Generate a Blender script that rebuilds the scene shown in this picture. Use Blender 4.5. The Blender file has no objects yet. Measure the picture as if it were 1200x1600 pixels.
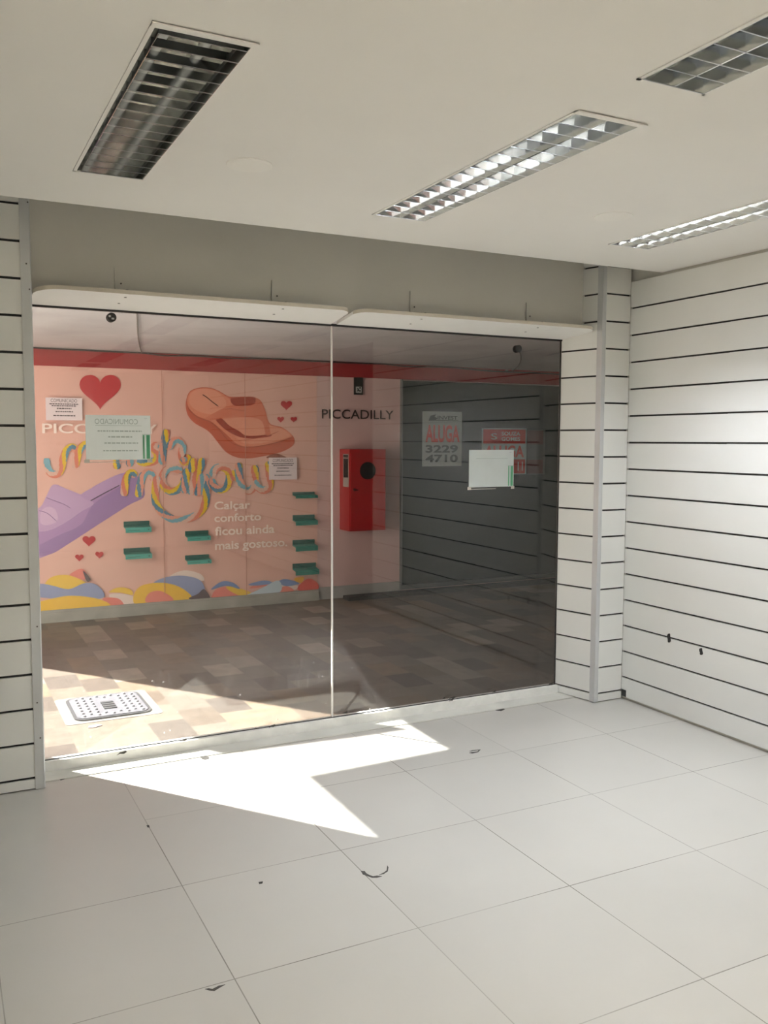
import bpy, math, random
from mathutils import Vector, Matrix
random.seed(4)
S = bpy.context.scene
COL = S.collection

# ------------------------------------------------------------------ camera
F_PX, YAW, PITCH, ROLL = 1394.5, .4692, -.0800, .003
CAM = Vector((0, 0, 1.537))
FW = Vector((math.sin(YAW)*math.cos(PITCH), math.cos(YAW)*math.cos(PITCH), math.sin(PITCH)))
_r = Vector((math.cos(YAW), -math.sin(YAW), 0)); _u = _r.cross(FW)
RT = math.cos(ROLL)*_r + math.sin(ROLL)*_u
UP = -math.sin(ROLL)*_r + math.cos(ROLL)*_u
cd = bpy.data.cameras.new('camera'); cam = bpy.data.objects.new('camera', cd); COL.objects.link(cam)
cd.sensor_fit = 'VERTICAL'; cd.sensor_height = 24; cd.sensor_width = 18; cd.lens = F_PX/1600*24
cd.clip_start = .05; cd.clip_end = 200
m3 = Matrix((RT, UP, -FW)).transposed()
cam.matrix_world = Matrix.Translation(CAM) @ m3.to_4x4()
S.camera = cam

def at(x, y, ax, v):
    """real position on the plane axis=v of a point measured in the photograph"""
    d = FW + RT*(x-600)/F_PX - UP*(y-800)/F_PX
    return CAM + d*((v-CAM[ax])/d[ax])

# ------------------------------------------------------------------ light
SUN_STRENGTH, SKY_STRENGTH, TUBE = 42.0, .19, 220.0
BACK_TUBE = 220.0
TANE = .84; EL = math.atan(TANE)
SH = Vector((.611, -.7916, 0))                       # horizontal way the sunlight travels
w = bpy.data.worlds.new('sky'); S.world = w; w.use_nodes = True
nt = w.node_tree; bg = nt.nodes['Background']
sky = nt.nodes.new('ShaderNodeTexSky'); sky.sky_type = 'HOSEK_WILKIE'
sky.sun_direction = (-SH.x*math.cos(EL), -SH.y*math.cos(EL), math.sin(EL)); sky.turbidity = 3; sky.ground_albedo = .4
mixw = nt.nodes.new('ShaderNodeMix'); mixw.data_type = 'RGBA'; mixw.inputs[0].default_value = .55
nt.links.new(sky.outputs[0], mixw.inputs[6]); mixw.inputs[7].default_value = (1.0, 1.0, 1.0, 1)
nt.links.new(mixw.outputs[2], bg.inputs[0]); bg.inputs[1].default_value = SKY_STRENGTH
sd = bpy.data.lights.new('sun', 'SUN'); sd.energy = SUN_STRENGTH; sd.angle = math.radians(.6); sd.color = (1, .965, .92)
so = bpy.data.objects.new('sun', sd); COL.objects.link(so); so.location = (-6, 9, 9)
so.rotation_euler = Vector((SH.x*math.cos(EL), SH.y*math.cos(EL), -math.sin(EL))).to_track_quat('-Z', 'Y').to_euler()
vs = S.view_settings; vs.view_transform = 'Standard'; vs.look = 'None'; vs.gamma = 1; vs.exposure = 0; vs.use_curve_mapping = False

# ------------------------------------------------------------------ materials
def lin(h):
    h = h.lstrip('#'); o = []
    for i in (0, 2, 4):
        c = int(h[i:i+2], 16)/255; o.append(c/12.92 if c <= .04045 else ((c+.055)/1.055)**2.4)
    return (*o, 1)
MATS = {}
def mat(name, col, rough=.5, metal=0., noise=0., nscale=8., bump=0., spec=.5, coat=0.):
    if name in MATS: return MATS[name]
    m = bpy.data.materials.new(name); m.use_nodes = True; t = m.node_tree; b = t.nodes['Principled BSDF']
    c = lin(col) if isinstance(col, str) else (*col, 1)
    b.inputs['Roughness'].default_value = rough; b.inputs['Metallic'].default_value = metal
    b.inputs['Specular IOR Level'].default_value = spec; b.inputs['Coat Weight'].default_value = coat
    g = t.nodes.new('ShaderNodeNewGeometry'); n = t.nodes.new('ShaderNodeTexNoise')
    n.inputs['Scale'].default_value = nscale; n.inputs['Detail'].default_value = 5
    t.links.new(g.outputs['Position'], n.inputs['Vector'])
    mr = t.nodes.new('ShaderNodeMapRange'); mr.inputs[1].default_value = .3; mr.inputs[2].default_value = .7
    mr.inputs[3].default_value = 1-noise; mr.inputs[4].default_value = 1
    t.links.new(n.outputs['Fac'], mr.inputs[0])
    mx = t.nodes.new('ShaderNodeVectorMath'); mx.operation = 'SCALE'; mx.inputs[0].default_value = c[:3]
    t.links.new(mr.outputs[0], mx.inputs['Scale']); t.links.new(mx.outputs[0], b.inputs['Base Color'])
    if bump:
        bp = t.nodes.new('ShaderNodeBump'); bp.inputs['Strength'].default_value = bump; bp.inputs['Distance'].default_value = .004
        t.links.new(n.outputs['Fac'], bp.inputs['Height']); t.links.new(bp.outputs[0], b.inputs['Normal'])
    MATS[name] = m; return m
def emis(name, col, s):
    m = bpy.data.materials.new(name); m.use_nodes = True; b = m.node_tree.nodes['Principled BSDF']
    b.inputs['Base Color'].default_value = (.8, .8, .8, 1)
    b.inputs['Emission Color'].default_value = lin(col); b.inputs['Emission Strength'].default_value = s
    MATS[name] = m; return m
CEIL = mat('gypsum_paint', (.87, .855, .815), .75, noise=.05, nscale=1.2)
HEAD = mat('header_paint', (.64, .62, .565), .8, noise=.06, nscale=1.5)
SLAT = mat('slat_board', (.80, .80, .765), .42, noise=.04, nscale=2)
GROOVE = mat('groove_dark', (.02, .02, .018), .6)
ALU = mat('painted_aluminium', (.62, .63, .63), .35, metal=.15, noise=.05)
ALUB = mat('bare_aluminium', (.6, .62, .64), .3, metal=.9, noise=.15, nscale=20)
BLACK = mat('black', (.01, .01, .01), .5)
SHELFW = mat('shelf_laminate', (.90, .89, .86), .5, noise=.03)
EDGE = mat('shelf_edge_band', (.66, .60, .50), .5, noise=.06)
MIRR = mat('louvre_mirror', (.80, .82, .83), .10, metal=1, noise=.2, nscale=6)
HOUSG = mat('lamp_housing_grey', (.25, .26, .25), .5, noise=.4)
MIRS = mat('reflector_mottled', (.72, .74, .70), .24, metal=1, noise=.75, nscale=13)  # mirror colour mottled with strong darker blotches
MIRD = mat('louvre_mirror_mottled', (.60, .62, .60), .16, metal=1, noise=.85, nscale=11)  # darker blotches mixed into the mirror tone
LAMPOFF = mat('lamp_glass_off', (.75, .77, .76), .25)
LAMPON = emis('lamp_lit', '#f1f6ff', TUBE)
LAMPBACK = emis('lamp_rear_added', '#fff4e2', BACK_TUBE)
HOUS = mat('lamp_housing', (.04, .04, .04), .6)
SCREW = mat('screw_head', (.12, .11, .1), .5, metal=.5)
CHIP = mat('chipped_tile', (.07, .065, .055), .8, noise=.5, nscale=60)

def nodes(m): return m.node_tree.nodes, m.node_tree.links
def math_(t, op, a, b=None, c=None):
    n = t.nodes.new('ShaderNodeMath'); n.operation = op
    for i, v in enumerate((a, b, c)):
        if v is None: continue
        if isinstance(v, (int, float)): n.inputs[i].default_value = v
        else: t.links.new(v, n.inputs[i])
    return n.outputs[0]
def tile_floor():
    m = bpy.data.materials.new('porcelain_tile'); m.use_nodes = True; t = m.node_tree; b = t.nodes['Principled BSDF']; L = t.links.new
    g = t.nodes.new('ShaderNodeNewGeometry'); sp = t.nodes.new('ShaderNodeSeparateXYZ'); L(g.outputs['Position'], sp.inputs[0])
    u = math_(t, 'DIVIDE', math_(t, 'ADD', sp.outputs[0], 60-3.125), .6); v = math_(t, 'DIVIDE', math_(t, 'ADD', sp.outputs[1], 60-3.566), .6)
    def line(q):
        f = math_(t, 'FRACT', q); d = math_(t, 'MINIMUM', f, math_(t, 'SUBTRACT', 1, f))
        return math_(t, 'LESS_THAN', d, .0030)
    big = math_(t, 'MULTIPLY', math_(t, 'LESS_THAN', sp.outputs[0], .724), math_(t, 'MULTIPLY', math_(t, 'GREATER_THAN', sp.outputs[1], 3.3), math_(t, 'LESS_THAN', sp.outputs[1], 3.8)))
    ln = math_(t, 'MAXIMUM', line(u), math_(t, 'MULTIPLY', line(v), math_(t, 'SUBTRACT', 1, big)))
    cell = t.nodes.new('ShaderNodeCombineXYZ'); L(math_(t, 'FLOOR', u), cell.inputs[0]); L(math_(t, 'FLOOR', v), cell.inputs[1])
    wn = t.nodes.new('ShaderNodeTexWhiteNoise'); wn.noise_dimensions = '2D'; L(cell.outputs[0], wn.inputs['Vector'])
    ns = t.nodes.new('ShaderNodeTexNoise'); ns.inputs['Scale'].default_value = 2.2; ns.inputs['Detail'].default_value = 6; L(g.outputs['Position'], ns.inputs['Vector'])
    k = math_(t, 'ADD', math_(t, 'MULTIPLY', wn.outputs['Value'], .05), math_(t, 'MULTIPLY', ns.outputs['Fac'], .12))
    k = math_(t, 'ADD', k, .86)
    base = t.nodes.new('ShaderNodeVectorMath'); base.operation = 'SCALE'; base.inputs[0].default_value = (.535, .518, .472); L(k, base.inputs['Scale'])
    n2 = t.nodes.new('ShaderNodeTexNoise'); n2.inputs['Scale'].default_value = 1.7; L(g.outputs['Position'], n2.inputs['Vector'])
    vis = t.nodes.new('ShaderNodeMapRange'); vis.inputs[1].default_value = .38; vis.inputs[2].default_value = .62; vis.inputs[3].default_value = .4; vis.inputs[4].default_value = .95
    L(n2.outputs['Fac'], vis.inputs[0])
    mx = t.nodes.new('ShaderNodeMix'); mx.data_type = 'RGBA'; L(math_(t, 'MULTIPLY', ln, vis.outputs[0]), mx.inputs[0])
    L(base.outputs[0], mx.inputs[6]); mx.inputs[7].default_value = (.13, .115, .09, 1); L(mx.outputs[2], b.inputs['Base Color'])
    n3 = t.nodes.new('ShaderNodeTexNoise'); n3.inputs['Scale'].default_value = 1.2; L(g.outputs['Position'], n3.inputs['Vector'])
    L(math_(t, 'ADD', math_(t, 'MULTIPLY', n3.outputs['Fac'], .16), .24), b.inputs['Roughness'])
    b.inputs['Specular IOR Level'].default_value = .5
    MATS['tile'] = m; return m
def stone_floor():
    m = bpy.data.materials.new('gallery_stone'); m.use_nodes = True; t = m.node_tree; b = t.nodes['Principled BSDF']; L = t.links.new
    g = t.nodes.new('ShaderNodeNewGeometry')
    def brick(wd, h, off, seed):
        mp = t.nodes.new('ShaderNodeMapping'); mp.inputs['Location'].default_value = (20+seed, 20+seed*.37, 0)
        mp.inputs['Rotation'].default_value = (0, 0, math.pi/2); L(g.outputs['Position'], mp.inputs[0])
        br = t.nodes.new('ShaderNodeTexBrick'); br.offset = off; br.inputs['Scale'].default_value = 1; br.inputs['Brick Width'].default_value = wd; br.inputs['Row Height'].default_value = h
        br.inputs['Mortar Size'].default_value = .0012; br.inputs['Bias'].default_value = 0
        br.inputs['Color1'].default_value = (0, 0, 0, 1); br.inputs['Color2'].default_value = (1, 1, 1, 1); br.inputs['Mortar'].default_value = (.3, .3, .3, 1)
        L(mp.outputs[0], br.inputs[0]); return br
    b1 = brick(.31, .20, .5, 0)
    cr = t.nodes.new('ShaderNodeValToRGB'); e = cr.color_ramp.elements
    e[0].position = 0; e[0].color = (.11, .085, .066, 1); e[1].position = 1; e[1].color = (.36, .31, .25, 1)
    for p, c in ((.2, (.20, .165, .13, 1)), (.4, (.09, .072, .06, 1)), (.6, (.24, .175, .115, 1)), (.8, (.17, .14, .112, 1))):
        q = e.new(p); q.color = c
    L(b1.outputs['Color'], cr.inputs[0])
    ns = t.nodes.new('ShaderNodeTexNoise'); ns.inputs['Scale'].default_value = 9; ns.inputs['Detail'].default_value = 8; ns.inputs['Roughness'].default_value = .7; L(g.outputs['Position'], ns.inputs['Vector'])
    k = math_(t, 'ADD', math_(t, 'MULTIPLY', ns.outputs['Fac'], 1.0), .45)
    sc = t.nodes.new('ShaderNodeVectorMath'); sc.operation = 'SCALE'; L(cr.outputs[0], sc.inputs[0]); L(k, sc.inputs['Scale'])
    L(sc.outputs[0], b.inputs['Base Color']); b.inputs['Roughness'].default_value = .45
    return m
def glass_mat():
    m = bpy.data.materials.new('shopfront_glass'); m.use_nodes = True; t = m.node_tree; L = t.links.new
    for n in list(t.nodes): t.nodes.remove(n)
    o = t.nodes.new('ShaderNodeOutputMaterial'); tr = t.nodes.new('ShaderNodeBsdfTransparent'); gl = t.nodes.new('ShaderNodeBsdfGlossy')
    tr.inputs[0].default_value = (.815, .825, .82, 1); gl.inputs['Roughness'].default_value = 0; gl.inputs[0].default_value = (1, 1, 1, 1)
    ge = t.nodes.new('ShaderNodeNewGeometry')
    fr = t.nodes.new('ShaderNodeFresnel')            # the thin plate does not bend light: same reflectance on both faces
    ior = t.nodes.new('ShaderNodeMapRange'); ior.inputs[3].default_value = 1.52; ior.inputs[4].default_value = 1/1.52
    L(ge.outputs['Backfacing'], ior.inputs[0]); L(ior.outputs[0], fr.inputs[0])
    fm = math_(t, 'MULTIPLY', fr.outputs[0], 1.08)
    mx = t.nodes.new('ShaderNodeMixShader'); L(fm, mx.inputs[0]); L(tr.outputs[0], mx.inputs[1]); L(gl.outputs[0], mx.inputs[2])
    # dust, worst near the sill, with small spatters
    sp = t.nodes.new('ShaderNodeSeparateXYZ'); L(ge.outputs['Position'], sp.inputs[0])
    lo = t.nodes.new('ShaderNodeMapRange'); lo.inputs[1].default_value = .05; lo.inputs[2].default_value = .62; lo.inputs[3].default_value = 1; lo.inputs[4].default_value = .0; L(sp.outputs[2], lo.inputs[0])
    n1 = t.nodes.new('ShaderNodeTexNoise'); n1.inputs['Scale'].default_value = 2.2; n1.inputs['Detail'].default_value = 3; L(ge.outputs['Position'], n1.inputs['Vector'])
    c1 = t.nodes.new('ShaderNodeMapRange'); c1.inputs[1].default_value = .42; c1.inputs[2].default_value = .68; L(n1.outputs['Fac'], c1.inputs[0])
    mp = t.nodes.new('ShaderNodeMapping'); mp.inputs['Scale'].default_value = (60, 60, 9); L(ge.outputs['Position'], mp.inputs[0])
    n2 = t.nodes.new('ShaderNodeTexNoise'); n2.inputs['Scale'].default_value = 1; n2.inputs['Detail'].default_value = 2; L(mp.outputs[0], n2.inputs['Vector'])
    c2 = t.nodes.new('ShaderNodeMapRange'); c2.inputs[1].default_value = .6; c2.inputs[2].default_value = .85; L(n2.outputs['Fac'], c2.inputs[0])
    n3 = t.nodes.new('ShaderNodeTexVoronoi'); n3.inputs['Scale'].default_value = 14; L(ge.outputs['Position'], n3.inputs['Vector'])
    c3 = t.nodes.new('ShaderNodeMapRange'); c3.inputs[1].default_value = .075; c3.inputs[2].default_value = .04; L(n3.outputs['Distance'], c3.inputs[0])
    dd = math_(t, 'MULTIPLY', math_(t, 'ADD', math_(t, 'ADD', .006, math_(t, 'MULTIPLY', c1.outputs[0], .022)), math_(t, 'ADD', math_(t, 'MULTIPLY', c2.outputs[0], .07), math_(t, 'MULTIPLY', c3.outputs[0], .3))), lo.outputs[0])
    dd = math_(t, 'ADD', dd, .0008)
    df = t.nodes.new('ShaderNodeBsdfDiffuse'); df.inputs[0].default_value = (.8, .79, .77, 1); tl = t.nodes.new('ShaderNodeBsdfTranslucent'); tl.inputs[0].default_value = (.8, .79, .77, 1)
    ms = t.nodes.new('ShaderNodeMixShader'); L(df.outputs[0], ms.inputs[1]); L(tl.outputs[0], ms.inputs[2])
    m2 = t.nodes.new('ShaderNodeMixShader'); L(dd, m2.inputs[0]); L(mx.outputs[0], m2.inputs[1]); L(ms.outputs[0], m2.inputs[2]); L(m2.outputs[0], o.inputs[0])
    return m
def paper_mat(name, col, trans=.45):
    m = bpy.data.materials.new(name); m.use_nodes = True; t = m.node_tree; L = t.links.new
    for n in list(t.nodes): t.nodes.remove(n)
    o = t.nodes.new('ShaderNodeOutputMaterial'); d = t.nodes.new('ShaderNodeBsdfDiffuse'); tl = t.nodes.new('ShaderNodeBsdfTranslucent')
    g = t.nodes.new('ShaderNodeNewGeometry'); n = t.nodes.new('ShaderNodeTexNoise'); n.inputs['Scale'].default_value = 12; L(g.outputs['Position'], n.inputs['Vector'])
    k = math_(t, 'ADD', math_(t, 'MULTIPLY', n.outputs['Fac'], .1), .93)
    s = t.nodes.new('ShaderNodeVectorMath'); s.operation = 'SCALE'; s.inputs[0].default_value = lin(col)[:3]; L(k, s.inputs['Scale'])
    L(s.outputs[0], d.inputs[0]); L(s.outputs[0], tl.inputs[0])
    x = t.nodes.new('ShaderNodeMixShader'); x.inputs[0].default_value = trans; L(d.outputs[0], x.inputs[1]); L(tl.outputs[0], x.inputs[2]); L(x.outputs[0], o.inputs[0])
    return m
TILE, STONE, GLASS = tile_floor(), stone_floor(), glass_mat()

# ------------------------------------------------------------------ mesh helpers
class MB:
    def __init__(s): s.v = []; s.f = []; s.m = []; s.sm = []
    def add(s, vs, fs, mi=0, smooth=False):
        b = len(s.v); s.v += [tuple(v) for v in vs]
        for f in fs: s.f.append([b+i for i in f]); s.m.append(mi); s.sm.append(smooth)
        return s
    def box(s, x0, x1, y0, y1, z0, z1, mi=0):
        return s.add([(x0,y0,z0),(x1,y0,z0),(x1,y1,z0),(x0,y1,z0),(x0,y0,z1),(x1,y0,z1),(x1,y1,z1),(x0,y1,z1)],
                     [(0,3,2,1),(4,5,6,7),(0,1,5,4),(1,2,6,5),(2,3,7,6),(3,0,4,7)], mi)
    def quad(s, *p, mi=0): return s.add(p, [(0,1,2,3)], mi)
    def prism(s, pts, a, b, mi=0, smooth=False):
        """pts: list of 3-vectors of a closed outline, swept from offset a to offset b"""
        n = len(pts); A = [Vector(p)+Vector(a) for p in pts]; B = [Vector(p)+Vector(b) for p in pts]
        return s.add(A+B, [tuple(range(n))[::-1], tuple(range(n, 2*n))]+[(i, (i+1)%n, n+(i+1)%n, n+i) for i in range(n)], mi, smooth)
    def cyl(s, c, ax, r, h, n=20, mi=0, r2=None):
        c = Vector(c); ax = Vector(ax).normalized(); u = ax.orthogonal().normalized(); v = ax.cross(u); r2 = r if r2 is None else r2
        A = [c+(u*math.cos(2*math.pi*i/n)+v*math.sin(2*math.pi*i/n))*r for i in range(n)]
        B = [c+ax*h+(u*math.cos(2*math.pi*i/n)+v*math.sin(2*math.pi*i/n))*r2 for i in range(n)]
        return s.add(A+B, [tuple(range(n))[::-1], tuple(range(n, 2*n))]+[(i, (i+1)%n, n+(i+1)%n, n+i) for i in range(n)], mi)
    def tube(s, pts, r, n=8, mi=0):
        pts = [Vector(p) for p in pts]; vs = []; fs = []
        for i, p in enumerate(pts):
            d = (pts[min(i+1, len(pts)-1)]-pts[max(i-1, 0)]).normalized()
            u = d.cross(Vector((.13, .2, .97))).normalized(); v = d.cross(u)
            vs += [p+(u*math.cos(2*math.pi*k/n)+v*math.sin(2*math.pi*k/n))*r for k in range(n)]
        for i in range(len(pts)-1):
            fs += [(i*n+k, i*n+(k+1)%n, (i+1)*n+(k+1)%n, (i+1)*n+k) for k in range(n)]
        return s.add(vs, fs, mi, True)
    def build(s, name, mats, parent=None, loc=None):
        """vertices are given in world space; loc is where the object's origin goes"""
        me = bpy.data.meshes.new(name)
        off = Vector(loc) if loc is not None else (Vector(parent.location) if parent and parent.parent is None else
              (Vector(parent['_w']) if parent else Vector((0, 0, 0))))
        me.from_pydata([tuple(Vector(v)-off) for v in s.v], [], s.f); 
        for m in (mats if isinstance(mats, (list, tuple)) else [mats]): me.materials.append(m)
        for p, mi, sm in zip(me.polygons, s.m, s.sm): p.material_index = mi; p.use_smooth = sm
        me.update(); o = bpy.data.objects.new(name, me); COL.objects.link(o)
        if parent is not None:
            o.parent = parent
            o['_w'] = tuple(off)
        else: o.location = off
        return o
def struct(o, label=None):
    o['kind'] = 'structure'
    if label: o['label'] = label
    return o
def thing(name, label, cat, loc, group=None):
    o = bpy.data.objects.new(name, None); COL.objects.link(o); o.location = loc; o.empty_display_size = .05
    tag(o, label, cat, group); return o
def tag(o, label, cat, group=None, kind=None):
    o['label'] = label; o['category'] = cat
    if group: o['group'] = group
    if kind: o['kind'] = kind
    return o
def part(o, label): o['label'] = label; return o
def smooth_pts(pts, closed=True, k=5):
    n = len(pts); out = []
    rng = range(n) if closed else range(n-1)
    for i in rng:
        p = [Vector(pts[(i+d) % n] if closed else pts[min(max(i+d, 0), n-1)]) for d in (-1, 0, 1, 2)]
        for j in range(k):
            t = j/k
            out.append(.5*((2*p[1])+(-p[0]+p[2])*t+(2*p[0]-5*p[1]+4*p[2]-p[3])*t*t+(-p[0]+3*p[1]-3*p[2]+p[3])*t**3))
    if not closed: out.append(Vector(pts[-1]))
    return out
def add_text(body, mb, origin, ux, uz, height, width=None, mi=0, align='LEFT', bold=0., spacing=1.):
    """real lettering outlines laid on a surface: origin is the lower left corner"""
    cu = bpy.data.curves.new('t', 'FONT'); cu.body = body; cu.size = 1; cu.offset = bold; cu.space_character = spacing; cu.resolution_u = 4
    ob = bpy.data.objects.new('t', cu); COL.objects.link(ob)
    me = bpy.data.meshes.new_from_object(ob)
    bpy.data.objects.remove(ob); bpy.data.curves.remove(cu)
    if not me.vertices: return
    xs = [v.co.x for v in me.vertices]; ys = [v.co.y for v in me.vertices]
    x0, x1, y0 = min(xs), max(xs), min(ys)
    capy = .68 if not any(c in body for c in 'gjpqyçQ,') else None
    sc = height/.70
    if any(c in body for c in 'gçpq'): base = 0
    else: base = y0
    sx = (width/(x1-x0)) if width else sc
    ux, uz = Vector(ux), Vector(uz); o = Vector(origin)
    sh = 0 if align == 'LEFT' else (-(x1-x0)*sx/2 if align == 'CENTER' else -(x1-x0)*sx)
    mb.add([o+ux*((v.co.x-x0)*sx+sh)+uz*((v.co.y-base)*sc) for v in me.vertices], [tuple(p.vertices) for p in me.polygons], mi)
    bpy.data.meshes.remove(me)

# ================================================================== THE ROOM
CZ = 2.47; CEDGE = 3.80; GY = 4.318; RX = 3.64; PY = 4.03; LX = -2.2; BY = -4.2; TOP = 2.78
struct(MB().box(LX-.1, 4.4, BY-.1, 4.36, -.12, 0).build('floor', TILE), 'cream square porcelain tile floor with thin worn joints')
fl = bpy.data.objects['floor']
# chips and scuffs broken out of the tile joints (their own shapes)
def chip(px, pts, z=.0012):
    P = [at(px[0]+x, px[1]+y, 2, z) for x, y in pts]
    o = MB().prism(P, (0, 0, -.001), (0, 0, 0)).build('tile_chip', CHIP, fl); part(o, 'dark chip in a pale tile'); return o
chip((320,1184), [(-7,-1),(-2,-3),(6,-2),(7,1),(1,3),(-4,2)])
chip((780,1108), [(-9,-1),(-3,-3),(6,-2),(9,0),(3,3),(-5,2)])
chip((538,1143), [(-3,-2),(4,-1),(6,2),(0,2)]); chip((407,1379), [(-3,-1),(4,-2),(3,1),(-2,2)])
chip((340,1544), [(-20,1),(-14,0),(-8,1),(2,-4),(12,-6),(3,-1),(-5,4),(-14,3)]); chip((100,1215), [(-8,2),(0,-2),(10,-2),(14,-1),(3,1),(-5,4)])
chip((571,1364), [(-7,-3),(-1,-3),(1,0),(6,3),(12,5),(18,4),(26,5),(18,7),(10,7),(2,4),(-4,2)])
chip((606,1360), [(-1,-8),(1,-5),(0,1),(-6,5),(-14,7),(-6,3),(-2,0)])
chip((742,1174), [(-9,0),(-4,-2),(9,-3),(5,1),(-4,3),(-9,2),(-5,1),(4,0),(6,-2),(-3,-1)])
chip((231,1291), [(-2,-2),(2,-2),(3,2),(-1,1)])

# luminaires: (x0, x1, y0, y1, lit, spine)
BLAB = {}
LUMS = [('L1', .484, .712, 2.105, 3.325, 0, False), ('L2', 1.672, 1.908, 2.095, 3.385, 1, True),
        ('L3', 1.668, 1.884, .58, 1.825, 0, True), ('L4', 2.912, 3.142, 2.11, 3.368, 1, True),
        ('L5', .484, .712, .58, 1.825, 0, True), ('L6', 2.912, 3.142, .58, 1.825, 0, True)]
for yy, ra in ((-1.0, 'nearest rear row'), (-2.6, 'middle rear row'), (-4.1, 'row by the back wall')):  # rows behind the camera, added to light the room
    for xx, rb in ((.484, 'second from the left'), (1.69, 'third from the left'), (2.912, 'beside the right wall'), (-.75, 'leftmost')):
        LUMS.append(('B%g%g' % (xx, yy), xx, xx+.23, yy, yy+1.24, 0 if xx > 2.5 else 2, True)); BLAB[LUMS[-1][0]] = ('unlit' if xx > 2.5 else 'lit')+' added unseen luminaire of the %s, %s' % (ra, rb)
LUMS = [l for l in LUMS if True]
LUMS = [(*l[:3], max(l[3], BY+.15), *l[4:]) for l in LUMS]
# ceiling slab with real rectangular cut-outs for the luminaires
xs = sorted({LX, RX+.16, *[l[1] for l in LUMS], *[l[2] for l in LUMS]}); ys = sorted({BY, CEDGE, *[l[3] for l in LUMS], *[l[4] for l in LUMS]})
cb = MB()
for i in range(len(xs)-1):
    for j in range(len(ys)-1):
        cx, cy = (xs[i]+xs[i+1])/2, (ys[j]+ys[j+1])/2
        if any(l[1] < cx < l[2] and l[3] < cy < l[4] for l in LUMS): continue
        cb.quad((xs[i], ys[j], CZ), (xs[i], ys[j+1], CZ), (xs[i+1], ys[j+1], CZ), (xs[i+1], ys[j], CZ))
for l in LUMS:
    _, x0, x1, y0, y1 = l[:5]
    for a, b in (((x0,y0),(x1,y0)), ((x1,y0),(x1,y1)), ((x1,y1),(x0,y1)), ((x0,y1),(x0,y0))):
        cb.quad((*a, CZ), (*b, CZ), (*b, CZ+.002), (*a, CZ+.002))
cb.quad((LX, CEDGE, CZ), (RX+.16, CEDGE, CZ), (RX+.16, CEDGE, CZ+.04), (LX, CEDGE, CZ+.04))
cb.quad((LX, CEDGE, CZ+.04), (RX+.16, CEDGE, CZ+.04), (RX+.16, CEDGE-.05, CZ+.04), (LX, CEDGE-.05, CZ+.04))
cb.box(LX-.1, 4.4, BY-.1, 4.42, TOP, TOP+.1)
struct(cb.build('ceiling', CEIL), 'smooth off-white plasterboard ceiling stopping short of the shopfront wall')

# slat walls -------------------------------------------------
def slat_panel(mb, back, a, b, zs, nrm, th=.014, gap=.0102):
    """boards between grooves; a,b: ends in plan, zs: groove heights (with the extreme ends), nrm points into the room"""
    a, b, nrm = Vector((*a, 0)), Vector((*b, 0)), Vector((*nrm, 0)).normalized()
    zs = sorted(zs)
    for i in range(len(zs)-1):
        z0 = zs[i]+(gap/2 if i else 0); z1 = zs[i+1]-(gap/2 if i < len(zs)-2 else 0); e = .0012
        P = [a, a-nrm*th, b-nrm*th, b]
        vs = [(p.x, p.y, z) for z in (z0, z1) for p in P]
        mb.add(vs, [(0,1,2,3),(7,6,5,4),(0,4,5,1),(1,5,6,2),(2,6,7,3),(3,7,4,0)])
    back.quad(*[(p.x, p.y, z) for p, z in ((a-nrm*th*.9, zs[0]), (b-nrm*th*.9, zs[0]), (b-nrm*th*.9, zs[-1]), (a-nrm*th*.9, zs[-1]))])
mb, bk = MB(), MB()
zr = [.018]+[2.302-k*.1547 for k in range(15)]+[2.452]
slat_panel(mb, bk, (RX, 1.22), (RX, PY), zr, (-1, 0)); slat_panel(mb, bk, (RX, BY), (RX, .2), zr, (-1, 0))
wr = struct(mb.build('wall_right', SLAT), 'white slatwall panelling with dark horizontal grooves on the right')
struct(bk.build('groove_backing', GROOVE, wr))
hl = MB()
for hy, hz, a, b in ((3.657, .443, .013, .026), (3.423, .417, .012, .019)):
    hl.prism([(RX-.0015, hy+a*math.cos(t*.3142)+.003*math.sin(t*.9), hz+b*math.sin(t*.3142)) for t in range(20)], (0, 0, 0), (.001, 0, 0))
part(hl.build('cable_hole', BLACK, wr), 'two ragged black holes cut in the lower boards')
part(MB().box(RX-.0015, RX, PY-.04, PY-.002, .02, .06).build('notch', GROOVE, wr), 'dark notch at the foot of the corner')
ed = MB()                                              # bright metal lips inside the grooves
for k in range(15):
    z = 2.302-k*.1547
    if z > 1.5: ed.box(RX+.002, RX+.010, 1.22, 3.3, z-.0048, z-.0034)
struct(ed.build('groove_lip', ALUB, wr))
# masonry behind everything
mas = MB().box(RX+.015, RX+.17, BY-.1, .2, 0, TOP).box(RX+.015, RX+.17, 1.22, 4.335, 0, TOP)
mas.box(RX+1.1, RX+1.2, -.5, 2.2, 0, TOP).box(RX+.17, RX+1.1, -.6, -.5, 0, TOP).box(RX+.17, RX+1.1, 2.2, 2.3, 0, TOP)
struct(mas.build('wall_side', HEAD), 'plastered masonry behind the slat panels')
struct(MB().box(RX, RX+1.2, -.5, 2.2, -.1, -.001).build('floor_side', mat('storeroom_floor', (.08, .075, .07), .7)))
struct(MB().box(LX-.1, LX, BY-.1, 4.42, 0, TOP).build('wall_left', SLAT), 'white wall on the unseen left of the shop')
struct(MB().box(LX-.1, RX+.2, BY-.1, BY, 0, TOP).build('wall_back', SLAT), 'white wall at the back of the shop')

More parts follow.
